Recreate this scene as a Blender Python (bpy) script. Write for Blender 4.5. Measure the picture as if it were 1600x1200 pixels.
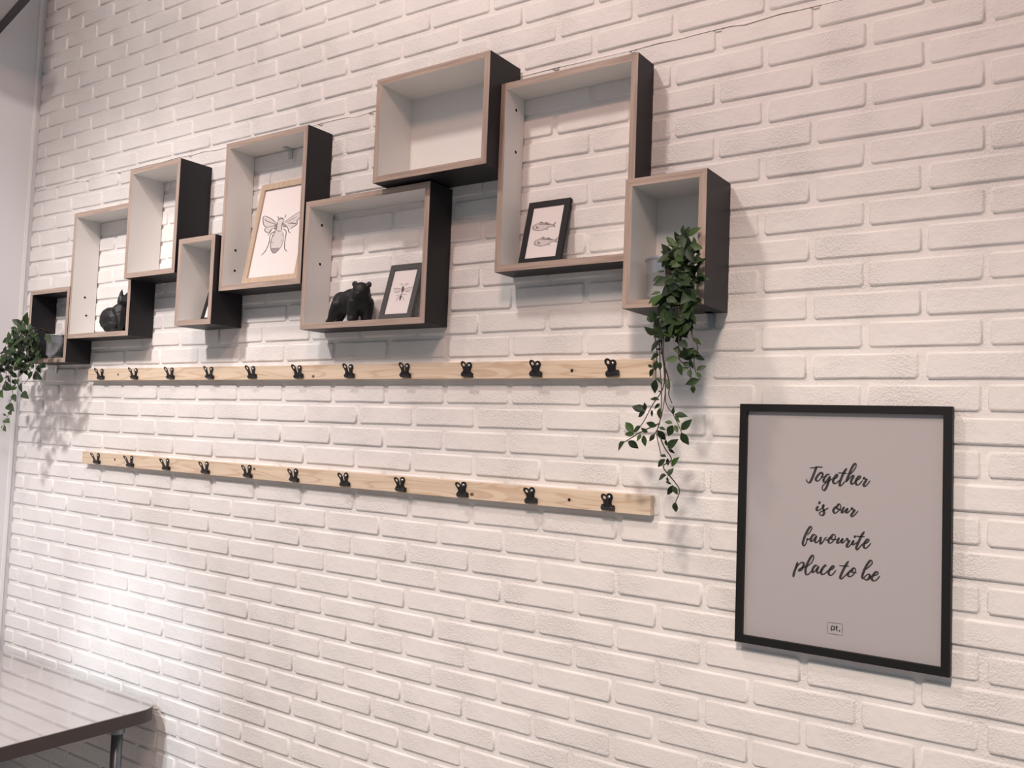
import bpy, bmesh, math, random
import numpy as np
from mathutils import Vector, Matrix
for o in list(bpy.data.objects): bpy.data.objects.remove(o, do_unlink=True)
scene = bpy.context.scene
col = scene.collection
rnd = random.Random(7)

# ------------------------------------------------------------------ camera
FPX, YAW, PITCH, ROLL, CAMD = 1387.158, 0.6065278, 0.0551515, 0.0379043, 1.955
_f = Vector((-math.sin(YAW)*math.cos(PITCH), math.cos(YAW)*math.cos(PITCH), math.sin(PITCH)))
_r0 = Vector((math.cos(YAW), math.sin(YAW), 0)); _u0 = _r0.cross(_f)
_r = _r0*math.cos(ROLL) + _u0*math.sin(ROLL); _u = -_r0*math.sin(ROLL) + _u0*math.cos(ROLL)
CAM = Vector((0, -CAMD, 0))
cd = bpy.data.cameras.new('camera'); cam = bpy.data.objects.new('camera', cd); col.objects.link(cam)
cam.matrix_world = Matrix(((_r.x, _u.x, -_f.x, CAM.x), (_r.y, _u.y, -_f.y, CAM.y), (_r.z, _u.z, -_f.z, CAM.z), (0, 0, 0, 1)))
cd.sensor_fit = 'HORIZONTAL'; cd.sensor_width = 36; cd.lens = FPX/1600*36; cd.clip_start = 0.02
scene.camera = cam
def ray(px, py): return _f + _r*((px-800)/FPX) - _u*((py-600)/FPX)
def at_y(px, py, y):                      # point of a line of sight at distance y from the wall plane
    d = ray(px, py); return CAM + d*((y+CAMD)/d.y)
def at_plane(px, py, P, n):
    d = ray(px, py); return CAM + d*((P-CAM).dot(n)/d.dot(n))
def to_px(p):
    v = p-CAM; z = v.dot(_f); return 800+FPX*v.dot(_r)/z, 600-FPX*v.dot(_u)/z

# ------------------------------------------------------------------ world and lights
w = bpy.data.worlds.new('room_light'); scene.world = w; w.use_nodes = True
w.node_tree.nodes['Background'].inputs[0].default_value = (0.86, 0.92, 1.0, 1)
w.node_tree.nodes['Background'].inputs[1].default_value = 0.30
def lamp(kind, name, loc, target, power, color, size=0.2, size_y=None, **k):
    l = bpy.data.lights.new(name, kind); l.energy = power; l.color = color
    if kind == 'AREA':
        l.size = size
        if size_y: l.shape = 'RECTANGLE'; l.size_y = size_y
        else: l.shape = 'DISK'
    else: l.shadow_soft_size = size
    for a, b in k.items(): setattr(l, a, b)
    o = bpy.data.objects.new(name, l); col.objects.link(o); o.location = loc
    o.rotation_euler = (Vector(target)-Vector(loc)).to_track_quat('-Z', 'Y').to_euler()
    return o
lamp('AREA', 'ceiling_lamp', (-1.75, -1.75, 2.55), (-1.9, 0, 0.0), 33, (1.0, 0.85, 0.78), 0.24)
lamp('AREA', 'ceiling_lamp', (-0.2, -2.6, 2.5), (-0.5, 0, 0.6), 34, (1.0, 0.58, 0.44), 0.5)
lamp('SPOT', 'unseen_spot', (-3.0, -2.2, 2.1), (-3.1, 0, -0.75), 300, (1.0, 0.92, 0.89), 0.11, spot_size=math.radians(70), spot_blend=1.0)
lamp('SPOT', 'unseen_spot', (-0.1, -2.6, 2.1), (-0.75, 0, -1.5), 310, (1.0, 0.90, 0.80), 0.14, spot_size=math.radians(54), spot_blend=1.0)  # added spot with no known fixture, brightens the lower right of the wall
lamp('SPOT', 'left_fill_spot', (-2.7, -2.3, 0.7), (-2.98, 0, -1.02), 110, (0.80, 0.92, 1.0), 0.06, spot_size=math.radians(24), spot_blend=0.8)  # added spot standing in for daylight reflected off the table onto the wall
lamp('SPOT', 'left_fill_spot', (-2.6, -2.4, 0.6), (-3.75, 0, -0.92), 66, (0.84, 0.92, 1.0), 0.10, spot_size=math.radians(36), spot_blend=1.0)  # second added spot, brightens the left wall and the low corner
vs = scene.view_settings
vs.view_transform = 'Standard'; vs.look = 'None'; vs.exposure = 0.10; vs.gamma = 1.0; vs.use_curve_mapping = False

# ------------------------------------------------------------------ helpers
def add(name, me, mat=None, parent=None, loc=None):
    o = bpy.data.objects.new(name, me); col.objects.link(o)
    if mat is not None and me is not None and not me.materials: me.materials.append(mat)
    if parent is not None: o.parent = parent
    if loc is not None: o.location = loc
    return o
def empty(name, loc, rotz=0.0):
    o = bpy.data.objects.new(name, None); col.objects.link(o); o.location = loc; o.rotation_euler = (0, 0, rotz); o.empty_display_size = 0.05
    return o
def tag(o, label, cat, group=None):
    o['label'] = label; o['category'] = cat
    if group: o['group'] = group
    return o
def struct(o): o['kind'] = 'structure'; return o
def mesh(name, v, f, smooth=False):
    me = bpy.data.meshes.new(name); me.from_pydata([tuple(a) for a in v], [], f); me.update()
    if smooth:
        for p in me.polygons: p.use_smooth = True
    return me
def from_bm(name, bm, smooth=False):
    bmesh.ops.recalc_face_normals(bm, faces=bm.faces)
    me = bpy.data.meshes.new(name); bm.to_mesh(me); bm.free()
    if smooth:
        for p in me.polygons: p.use_smooth = True
    return me
def bx(bm, x0, x1, y0, y1, z0, z1, bevel=0.0, seg=1):
    vs_ = [bm.verts.new((x, y, z)) for x in (x0, x1) for y in (y0, y1) for z in (z0, z1)]
    fs = [bm.faces.new([vs_[i] for i in q]) for q in ((0,1,3,2),(4,6,7,5),(0,4,5,1),(2,3,7,6),(0,2,6,4),(1,5,7,3))]
    if bevel:
        es = list({e for f in fs for e in f.edges})
        bmesh.ops.bevel(bm, geom=es, offset=bevel, segments=seg, profile=0.6, affect='EDGES')
def box_mesh(name, *a, **k):
    bm = bmesh.new(); bx(bm, *a, **k); return from_bm(name, bm)
def tube(bm, pts, rad, n=8, closed=False):
    pts = [Vector(p) for p in pts]; N = len(pts); rings = []; nrm = None
    for i, p in enumerate(pts):
        t = (pts[(i+1) % N]-pts[i-1]) if closed else (pts[min(i+1, N-1)]-pts[max(i-1, 0)])
        t.normalize()
        if nrm is None: nrm = t.orthogonal().normalized()
        nrm = (nrm - t*nrm.dot(t)).normalized(); b = t.cross(nrm)
        r = rad[i] if isinstance(rad, (list, tuple)) else rad
        rings.append([bm.verts.new(p+(nrm*math.cos(2*math.pi*k/n)+b*math.sin(2*math.pi*k/n))*r) for k in range(n)])
    for i in range(N if closed else N-1):
        A, B = rings[i], rings[(i+1) % N]
        for k in range(n): bm.faces.new((A[k], A[(k+1) % n], B[(k+1) % n], B[k]))
    if not closed: bm.faces.new(rings[0][::-1]); bm.faces.new(rings[-1])
def lathe(bm, prof, n=32, cx=0, cy=0):
    rings = [[bm.verts.new((cx+r*math.cos(2*math.pi*k/n), cy+r*math.sin(2*math.pi*k/n), z)) for k in range(n)] for r, z in prof]
    for A, B in zip(rings, rings[1:]):
        for k in range(n): bm.faces.new((A[k], A[(k+1) % n], B[(k+1) % n], B[k]))
    return rings
def spline(pts, step=8):
    pts = [np.array(p, float) for p in pts]
    if len(pts) == 2: return [pts[0]*(1-t/step)+pts[1]*t/step for t in range(step+1)]
    P = [2*pts[0]-pts[1]]+pts+[2*pts[-1]-pts[-2]]; out = []
    for i in range(1, len(P)-2):
        a, b, c, d = P[i-1:i+3]
        for k in range(step):
            t = k/step
            out.append(0.5*((2*b)+(-a+c)*t+(2*a-5*b+4*c-d)*t*t+(-a+3*b-3*c+d)*t**3))
    out.append(P[-2]); return out

# ------------------------------------------------------------------ materials
def nt(name):
    m = bpy.data.materials.new(name); m.use_nodes = True
    return m, m.node_tree, m.node_tree.nodes['Principled BSDF']
def plain(name, c, rough=0.5, metal=0.0, spec=0.5, noise=0.0, nscale=60, bump=0.0, bscale=200, coat=0.0):
    m, t, b = nt(name)
    b.inputs['Base Color'].default_value = (*c, 1); b.inputs['Roughness'].default_value = rough
    b.inputs['Metallic'].default_value = metal; b.inputs['Specular IOR Level'].default_value = spec
    b.inputs['Coat Weight'].default_value = coat
    tc = t.nodes.new('ShaderNodeTexCoord')
    if noise:
        n = t.nodes.new('ShaderNodeTexNoise'); n.inputs['Scale'].default_value = nscale; n.inputs['Detail'].default_value = 4
        t.links.new(tc.outputs['Object'], n.inputs['Vector'])
        r = t.nodes.new('ShaderNodeMix'); r.data_type = 'RGBA'
        r.inputs['A'].default_value = (*[x*(1-noise) for x in c], 1); r.inputs['B'].default_value = (*[min(1, x*(1+noise)) for x in c], 1)
        t.links.new(n.outputs['Fac'], r.inputs['Factor']); t.links.new(r.outputs['Result'], b.inputs['Base Color'])
    if bump:
        n2 = t.nodes.new('ShaderNodeTexNoise'); n2.inputs['Scale'].default_value = bscale; n2.inputs['Detail'].default_value = 3
        t.links.new(tc.outputs['Object'], n2.inputs['Vector'])
        bp = t.nodes.new('ShaderNodeBump'); bp.inputs['Strength'].default_value = bump; bp.inputs['Distance'].default_value = 0.002
        t.links.new(n2.outputs['Fac'], bp.inputs['Height']); t.links.new(bp.outputs['Normal'], b.inputs['Normal'])
    return m
def wood(name, c1, c2, axis, rough=0.55, across=90, along=2.5, contrast=(0.3, 0.7), rings=False, c3=None):
    m, t, b = nt(name)
    tc = t.nodes.new('ShaderNodeTexCoord'); mp = t.nodes.new('ShaderNodeMapping')
    s = [across]*3; s['XYZ'.index(axis)] = along; mp.inputs['Scale'].default_value = s
    t.links.new(tc.outputs['Object'], mp.inputs['Vector'])
    n = t.nodes.new('ShaderNodeTexNoise'); n.inputs['Scale'].default_value = 1; n.inputs['Detail'].default_value = 5; n.inputs['Distortion'].default_value = 0.4
    t.links.new(mp.outputs['Vector'], n.inputs['Vector'])
    cr = t.nodes.new('ShaderNodeValToRGB'); cr.color_ramp.elements[0].position = contrast[0]; cr.color_ramp.elements[1].position = contrast[1]
    cr.color_ramp.elements[0].color = (*c1, 1); cr.color_ramp.elements[1].color = (*c2, 1)
    t.links.new(n.outputs['Fac'], cr.inputs['Fac']); out = cr.outputs['Color']
    if rings:                                # broad growth figure of flat-sawn pine
        mp2 = t.nodes.new('ShaderNodeMapping'); s2 = [26]*3; s2['XYZ'.index(axis)] = 2.2; mp2.inputs['Scale'].default_value = s2
        t.links.new(tc.outputs['Object'], mp2.inputs['Vector'])
        n2 = t.nodes.new('ShaderNodeTexNoise'); n2.inputs['Scale'].default_value = 1; n2.inputs['Detail'].default_value = 1.5; n2.inputs['Distortion'].default_value = 0.8
        t.links.new(mp2.outputs['Vector'], n2.inputs['Vector'])
        ma = t.nodes.new('ShaderNodeMath'); ma.operation = 'MULTIPLY'; ma.inputs[1].default_value = 46
        t.links.new(n2.outputs['Fac'], ma.inputs[0])
        sn = t.nodes.new('ShaderNodeMath'); sn.operation = 'SINE'; t.links.new(ma.outputs[0], sn.inputs[0])
        mr = t.nodes.new('ShaderNodeMapRange'); mr.inputs[1].default_value = 0.2; mr.inputs[2].default_value = 1.0; mr.inputs[3].default_value = 0; mr.inputs[4].default_value = 0.55
        t.links.new(sn.outputs[0], mr.inputs[0])
        mx = t.nodes.new('ShaderNodeMix'); mx.data_type = 'RGBA'; mx.inputs['B'].default_value = (*c3, 1)
        t.links.new(mr.outputs[0], mx.inputs['Factor']); t.links.new(out, mx.inputs['A']); out = mx.outputs['Result']
    t.links.new(out, b.inputs['Base Color']); b.inputs['Roughness'].default_value = rough
    return m
def brick_paint():
    m, t, b = nt('white_painted_brick')
    g = t.nodes.new('ShaderNodeNewGeometry')
    n0 = t.nodes.new('ShaderNodeTexNoise'); n0.inputs['Scale'].default_value = 5; n0.inputs['Detail'].default_value = 2
    t.links.new(g.outputs['Position'], n0.inputs['Vector'])
    mx = t.nodes.new('ShaderNodeMix'); mx.data_type = 'RGBA'; mx.inputs['A'].default_value = (0.74, 0.715, 0.695, 1); mx.inputs['B'].default_value = (0.80, 0.775, 0.755, 1)
    t.links.new(n0.outputs['Fac'], mx.inputs['Factor']); t.links.new(mx.outputs['Result'], b.inputs['Base Color'])
    n1 = t.nodes.new('ShaderNodeTexNoise'); n1.inputs['Scale'].default_value = 210; n1.inputs['Detail'].default_value = 4; n1.inputs['Roughness'].default_value = 0.6
    t.links.new(g.outputs['Position'], n1.inputs['Vector'])
    n2 = t.nodes.new('ShaderNodeTexNoise'); n2.inputs['Scale'].default_value = 45; n2.inputs['Detail'].default_value = 2
    t.links.new(g.outputs['Position'], n2.inputs['Vector'])
    n3 = t.nodes.new('ShaderNodeTexNoise'); n3.inputs['Scale'].default_value = 7; n3.inputs['Detail'].default_value = 1
    t.links.new(g.outputs['Position'], n3.inputs['Vector'])
    mr = t.nodes.new('ShaderNodeMapRange'); mr.inputs[1].default_value = 0.42; mr.inputs[2].default_value = 0.68; mr.inputs[3].default_value = 0.30; mr.inputs[4].default_value = 2.0
    t.links.new(n3.outputs['Fac'], mr.inputs[0])
    mu = t.nodes.new('ShaderNodeMath'); mu.operation = 'MULTIPLY'; t.links.new(n1.outputs['Fac'], mu.inputs[0]); t.links.new(mr.outputs[0], mu.inputs[1])
    ad = t.nodes.new('ShaderNodeMath'); ad.operation = 'MULTIPLY_ADD'; ad.inputs[1].default_value = 0.9
    t.links.new(n2.outputs['Fac'], ad.inputs[0]); t.links.new(mu.outputs[0], ad.inputs[2])
    bp = t.nodes.new('ShaderNodeBump'); bp.inputs['Strength'].default_value = 0.62; bp.inputs['Distance'].default_value = 0.003
    t.links.new(ad.outputs[0], bp.inputs['Height']); t.links.new(bp.outputs['Normal'], b.inputs['Normal'])
    b.inputs['Roughness'].default_value = 0.62; b.inputs['Specular IOR Level'].default_value = 0.3
    return m
M = dict(
    brick=brick_paint(),
    panel=plain('white_lacquer_panel', (0.72, 0.72, 0.74), 0.38, spec=0.5),
    trim=plain('white_trim', (0.80, 0.79, 0.78), 0.4),
    dark=plain('charcoal_laminate', (0.019, 0.018, 0.021), 0.5, spec=0.3, noise=0.1, nscale=15),
    inner=plain('white_laminate', (0.72, 0.71, 0.69), 0.35),
    ply_x=wood('plywood_edge', (0.30, 0.225, 0.185), (0.46, 0.36, 0.30), 'X', across=140, along=7),
    ply_z=wood('plywood_edge_upright', (0.30, 0.225, 0.185), (0.46, 0.36, 0.30), 'Z', across=140, along=7),
    pine=wood('pine_board', (0.60, 0.475, 0.345), (0.74, 0.61, 0.465), 'X', across=70, along=2.0, rings=True, c3=(0.50, 0.33, 0.215)),
    pine2=wood('pine_frame', (0.40, 0.30, 0.215), (0.50, 0.385, 0.285), 'Z', across=120, along=6),
    hole=plain('hole_black', (0.006, 0.006, 0.006), 0.9),
    knot=plain('pine_knot', (0.16, 0.085, 0.05), 0.7),
    clip=plain('black_clip_steel', (0.012, 0.012, 0.014), 0.38, metal=0.2),
    steel=plain('zinc_steel', (0.62, 0.64, 0.66), 0.3, metal=1.0),
    bracket=plain('galvanised_bracket', (0.45, 0.50, 0.52), 0.4, metal=0.9),
    blackframe=plain('black_frame_paint', (0.007, 0.007, 0.008), 0.55, spec=0.3),
    greyframe=plain('dark_grey_frame', (0.055, 0.052, 0.05), 0.35),
    paper=plain('poster_paper', (0.425, 0.395, 0.40), 0.6),
    card=plain('print_card', (0.72, 0.665, 0.65), 0.7),
    ink=plain('black_ink', (0.022, 0.016, 0.016), 0.7),
    pencil=plain('pencil_line', (0.10, 0.085, 0.085), 0.8),
    wash=plain('pencil_wash', (0.58, 0.52, 0.51), 0.8),
    midwash=plain('pencil_shade', (0.30, 0.26, 0.26), 0.8),
    board=plain('backing_board', (0.10, 0.075, 0.06), 0.8),
    figure=plain('matt_black_figure', (0.008, 0.008, 0.009), 0.5, spec=0.35),
    zinc=plain('galvanised_zinc', (0.50, 0.52, 0.55), 0.32, metal=0.85, noise=0.18, nscale=35),
    soil=plain('dark_soil', (0.03, 0.022, 0.016), 0.95, bump=0.8),
    stem=plain('brown_stem', (0.055, 0.032, 0.022), 0.7),
    leaf=plain('leaf_green', (0.019, 0.039, 0.012), 0.5, spec=0.3, noise=0.3, nscale=3),
    leaf2=plain('leaf_green_light', (0.034, 0.072, 0.015), 0.5, spec=0.3, noise=0.3, nscale=3),
    leaf3=plain('leaf_green_deep', (0.009, 0.020, 0.008), 0.5, spec=0.3, noise=0.3, nscale=3),
    top=plain('table_laminate', (0.36, 0.33, 0.315), 0.05, spec=1.0, noise=0.10, nscale=9, coat=1.0),
    edge=plain('brown_table_edge', (0.050, 0.036, 0.034), 0.45, noise=0.15, nscale=30),
    tleg=plain('table_leg_metal', (0.20, 0.22, 0.24), 0.35, metal=0.8),
    floor=plain('grey_floor', (0.52, 0.48, 0.44), 0.5, noise=0.1, nscale=4),
    soffit=plain('grey_soffit', (0.42, 0.42, 0.43), 0.6),
    soffit_edge=plain('dark_soffit_edge', (0.035, 0.028, 0.034), 0.6),
)
def glass_mat():
    m = bpy.data.materials.new('clear_glazing'); m.use_nodes = True; t = m.node_tree; t.nodes.clear()
    o = t.nodes.new('ShaderNodeOutputMaterial'); mx = t.nodes.new('ShaderNodeMixShader'); fr = t.nodes.new('ShaderNodeFresnel'); fr.inputs[0].default_value = 1.5
    a = t.nodes.new('ShaderNodeBsdfTransparent'); g = t.nodes.new('ShaderNodeBsdfGlossy'); g.inputs['Roughness'].default_value = 0.03
    ge = t.nodes.new('ShaderNodeNewGeometry'); ff = t.nodes.new('ShaderNodeMath'); ff.operation = 'SUBTRACT'; ff.use_clamp = True
    t.links.new(fr.outputs[0], ff.inputs[0]); t.links.new(ge.outputs['Backfacing'], ff.inputs[1]); t.links.new(ff.outputs[0], mx.inputs[0]); t.links.new(a.outputs[0], mx.inputs[1]); t.links.new(g.outputs[0], mx.inputs[2]); t.links.new(mx.outputs[0], o.inputs[0])
    return m
M['glass'] = glass_mat()

# ------------------------------------------------------------------ the brick wall
FLOOR, TOP, XL, XR = -1.755, 2.45, -3.957, 1.1
CP, Z0 = 0.0655, -0.5515                       # course height, centre of course 0
wall = struct(add('wall_back', box_mesh('wall_back', XL+0.004, XR, 0.0066, 0.11, FLOOR, TOP), M['brick']))
jm = [0, -.228, -.456, -.684, -.912, -1.139, -1.366, -1.589, -1.813, -2.038, -2.267, -2.496, -2.723, -2.954, -3.183, -3.413, -3.641, -3.879, -4.107]
jx = {m: jm[m+1] for m in range(-1, 18)}
for m in range(-2, -8, -1): jx[m] = jx[m+1]+0.228
def joint(k, m): return jx[m] if k % 2 == 0 else 0.5*(jx[m]+jx[m+1]) if m < 17 else jx[m]-.114
BW, BH, JT = 0.2145, 0.0520, 0.0135
def brick_geo(w, h, rr, dep=0.010):
    def ring(ins, y, c, jit):
        a, b = w/2-ins, h/2-ins
        P = [(-a+c, -b), (0, -b), (a-c, -b), (a, -b+c), (a, b-c), (a-c, b), (0, b), (-a+c, b), (-a, b-c), (-a, -b+c)]
        return [(x+rr.uniform(-jit, jit), y, z+rr.uniform(-jit, jit)) for x, z in P]
    v = ring(0.0045, 0, 0.004, 0.0011)+ring(0.0012, 0.0020, 0.0045, 0.0011)+ring(-0.0030, dep, 0.005, 0.0008)
    f = [tuple(range(10))]
    for r in (0, 10):
        for i in range(10): f.append((r+i, r+10+i, r+10+(i+1) % 10, r+(i+1) % 10))
    nr = []
    for i, p in enumerate(v):
        if i < 10: nr.append(Vector((0, -1, 0)))
        else:
            o = Vector((p[0]/w*2, 0, p[2]/h*2)); o = Vector((o.x if abs(o.x) > .9 else 0, 0, o.z if abs(o.z) > .8 else 0)); o.normalize()
            nr.append((o*(0.75 if i < 20 else 0.8)+Vector((0, -1, 0))*(0.75 if i < 20 else 0.5)).normalized())
    return v, f, nr
def brick_mesh(w, h, rr):
    v, f, nr = brick_geo(w, h, rr); me = mesh('brick', v, f, True); me.normals_split_custom_set_from_vertices(nr); me.materials.append(M['brick']); return me
variants = [brick_mesh(BW, BH, random.Random(100+i)) for i in range(8)]
boxes_px = []                                   # filled below: areas of the wall that the shelf boxes hide
BOX = dict(L=(-3.7166, -3.4158, .2109, .5095, .1023), A=(-3.4204, -3.004, .3033, .8006, .0997), B=(-3.0063, -2.7023, .5083, .9108, .1279),
           C=(-2.6927, -2.4937, .3234, .6239, .1231), D=(-2.4875, -2.0909, .4348, .9329, .1032), E=(-2.0876, -1.5879, .2925, .6893, .0987),
           F=(-1.7690, -1.3667, .6962, .9971, .1397), G=(-1.3667, -.9636, .4197, .9247, .0851), H=(-.9577, -.7576, .2960, .5983, .1409))
bricks = []
for k in range(-18, 46):
    zc = Z0+k*CP
    if zc+BH/2 > TOP or zc-BH/2 < FLOOR: continue
    for m in range(-7, 17):
        xr, xl = joint(k, m), joint(k, m+1)
        if xr > XR: continue
        cut = xl < XL+0.004
        xl2 = max(xl, XL+0.002-JT/2+rnd.uniform(-.002, .001)); xa, xb = xl2+JT/2+rnd.uniform(-.0015, .0015), xr-JT/2+rnd.uniform(-.0015, .0015)
        if xb-xa < 0.02: continue
        wv, hv = (xb-xa)+rnd.uniform(-.002, .001), BH+rnd.uniform(-.0015, .001)
        c = Vector(((xa+xb)/2, rnd.uniform(0.0, 0.0012), zc+rnd.uniform(-.0008, .0008)))
        q = [to_px(Vector((x, 0, z))) for x, z in ((xa, zc-hv/2), (xb, zc-hv/2), (xb, zc+hv/2), (xa, zc+hv/2))]
        q = [(min(max(a, 0), 1600), min(max(b, 0), 1200)) for a, b in q]
        area = abs(sum(q[i][0]*q[(i+1) % 4][1]-q[(i+1) % 4][0]*q[i][1] for i in range(4)))/2
        if (c-CAM).dot(_f) < 0.3: area = 0
        hid = any(b[0]-.02 < c.x < b[1] and b[2]-.03 < c.z < b[3] and b[4] > .12 for b in BOX.values()) or (-.70 < c.x < -.29 and -.43 < c.z < .07)
        bricks.append((0 if hid else area, c, wv, hv, cut))
bricks.sort(key=lambda b: -b[0])
big = [b for b in bricks if b[0] > 60][:300]; rest = bricks[len(big):]
for a, c, wv, hv, cut in big:
    o = add('brick', brick_mesh(wv, hv, rnd) if cut else rnd.choice(variants), None, wall)
    o.location = c; o.rotation_euler = (0, rnd.uniform(-.004, .004), 0)
    if not cut: o.scale = (wv/BW, 1, hv/BH)
V, F, NR = [], [], []
for a, c, wv, hv, cut in rest:
    v, f, nr = brick_geo(wv, hv, rnd); n0 = len(V)
    V += [Vector(p)+c for p in v]; F += [tuple(i+n0 for i in q) for q in f]; NR += nr
me = mesh('brickwork', V, F, True); me.normals_split_custom_set_from_vertices(NR)
o = add('brickwork', me, M['brick'], wall); o['kind'] = 'stuff'
# hairline settlement crack along one bed joint
cz = 0.977; pts = []; x = XL
while x < XR: pts.append((x, cz+rnd.uniform(-.0022, .0022)-(.003 if rnd.random() < .15 else 0))); x += rnd.uniform(.03, .09)
V, F = [], []
for i, (x, z) in enumerate(pts):
    h = rnd.choice((.00005, .0001, .0003, .0007)); V += [(x, -.0004, z-h), (x, -.0004, z+h), (x, .004, z+h), (x, .004, z-h)]
    if i: a = 4*i; F += [(a-4, a, a+1, a-3), (a-3, a+1, a+2, a-2), (a-4, a-1, a+3, a)]
add('crack', mesh('crack', V, F), plain('crack_shadow', (0.40, 0.35, 0.32), 0.9), wall)

# ------------------------------------------------------------------ left wall, floor, soffit
struct(add('wall_left', box_mesh('wall_left', -4.08, -3.9635, -3.4, 0.12, FLOOR, TOP), M['panel']))
struct(add('trim_1', box_mesh('trim_1', -3.9635, -3.960, -0.026, -0.010, FLOOR, TOP, bevel=.001), M['trim']))
struct(add('floor', box_mesh('floor', -4.08, 2.6, -6.0, 0.11, FLOOR-0.06, FLOOR), M['floor']))
a = at_plane(47, 0, Vector((0, 0, 1.6)), Vector((0, 0, 1))); b = at_plane(0, 52, Vector((0, 0, 1.6)), Vector((0, 0, 1)))
d = (a-b).normalized(); nrm = Vector((d.y, -d.x, 0))
b = b-d*((b.x+3.962)/d.x)
def slab(name, p0, p1, dep0, dep1, z0, z1):
    v = []
    for z in (z0, z1): v += [p0+nrm*dep0, p1+nrm*dep0, p1+nrm*dep1, p0+nrm*dep1]; 
    for i, p in enumerate(v): v[i] = Vector((p.x, p.y, z0 if i < 4 else z1))
    return mesh(name, v, [(0, 3, 2, 1), (4, 5, 6, 7), (0, 1, 5, 4), (1, 2, 6, 5), (2, 3, 7, 6), (3, 0, 4, 7)])
sof = struct(add('ceiling', slab('ceiling', b, a, 0.030, 1.6, 1.60, TOP), M['soffit']))
add('edge_strip', slab('edge_strip', b, a+d*.002, 0.0, 0.030, 1.597, 1.66), M['soffit_edge'], sof)

# ------------------------------------------------------------------ shelf boxes
TH = 0.018
def face_mesh(name, v, quads, mats):
    me = mesh(name, v, [q for q, _ in quads]); used = []
    for _, m in quads:
        if m not in used: used.append(m); me.materials.append(M[m])
    for p, (_, m) in zip(me.polygons, quads): p.material_index = used.index(m)
    return me
def mitred(name, P, ply, inner, depth):        # P: 4 points (x,z): outer a, outer b, inner b, inner a
    v = [(x, -depth, z) for x, z in P]+[(x, 0, z) for x, z in P]
    return face_mesh(name, v, [((0, 1, 2, 3), ply), ((7, 6, 5, 4), 'inner'), ((0, 4, 5, 1), 'dark'), ((2, 6, 7, 3), inner), ((1, 5, 6, 2), ply), ((3, 7, 4, 0), ply)], None)
def disc(name, r, n=12, th=0.0006):
    bm = bmesh.new(); lathe(bm, [(0.00001, th), (r, th), (r*1.02, 0)], n); me = from_bm(name, bm); return me
hole_me = disc('screw_hole', 0.0042); hole_me.materials.append(M['hole'])
def bracket_mesh(up):
    bm = bmesh.new(); s = 1 if up else -1
    bx(bm, -.009, .009, -.030, -.0005, (-.0018 if up else 0), (0 if up else .0018))
    bx(bm, -.009, .009, -.0023, -.0005, (-.032 if up else 0), (0 if up else .032)) if up else bx(bm, -.009, .009, -.0023, -.0005, -.034, 0.0018)
    return from_bm('bracket', bm)
def shelf_box(key, label, back=False, inner='inner', holes=(), brackets=()):
    x0, x1, z0, z1, dp = BOX[key]; cx = (x0+x1)/2; w2, h = (x1-x0)/2, z1-z0
    e = empty('shelf_box', (cx, -0.0012, z0)); tag(e, label, 'shelf', 'plywood display boxes on the brick wall')
    a, b = (-w2, w2); t = TH; g = .0002
    add('bottom_panel', mitred('bottom_panel', [(a, 0), (b, 0), (b-t, t), (a+t, t)], 'ply_x', inner, dp), None, e)
    add('top_panel', mitred('top_panel', [(b, h), (a, h), (a+t, h-t), (b-t, h-t)], 'ply_x', inner, dp), None, e)
    left = add('side_panel', mitred('side_panel', [(a, h-g), (a, g), (a+t, t+g), (a+t, h-t-g)], 'ply_z', inner, dp), None, e)
    add('side_panel', mitred('side_panel', [(b, g), (b, h-g), (b-t, h-t-g), (b-t, t+g)], 'ply_z', inner, dp), None, e)
    if back: add('back_panel', box_mesh('back_panel', a+t, b-t, -.006, -.0008, t, h-t), M['inner'], e)
    for y, z in holes:
        s = add('screw_hole', hole_me, None, left); s.location = (a+t, y, z-z0); s.rotation_euler = (0, math.pi/2, 0)
    for bxx, up in brackets:
        s = add('bracket', bracket_mesh(up), M['bracket'], e); s.location = (bxx-cx, -.0005, (h-t) if up else 0)
    return e
shelf_box('L', 'square plywood wall box with dark inside, holding the zinc pot, lowest at far end', inner='dark', brackets=((-3.67, False),))
shelf_box('A', 'upright plywood wall box holding the small faceted black animal figure', holes=((-.047, .473), (-.037, .402)))
shelf_box('B', 'empty upright plywood wall box overlapping the animal figure box from above', brackets=((-2.86, True),))
shelf_box('C', 'smallest upright plywood wall box, tucked between two larger ones', back=True)
shelf_box('D', 'upright plywood wall box holding the large wooden bee picture', holes=((-.058, .579), (-.057, .510)), brackets=((-2.285, True),))
shelf_box('E', 'wide plywood wall box holding the black bear figure', holes=((-.046, .626), (-.046, .503)))
shelf_box('F', 'empty wide plywood wall box, topmost of the row', back=True)
shelf_box('G', 'largest upright plywood wall box holding the fish picture', holes=((-.039, .866), (-.034, .753)))
shelf_box('H', 'upright plywood wall box at the near end, full of trailing leaves', back=True, brackets=((-.795, False),))

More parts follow.
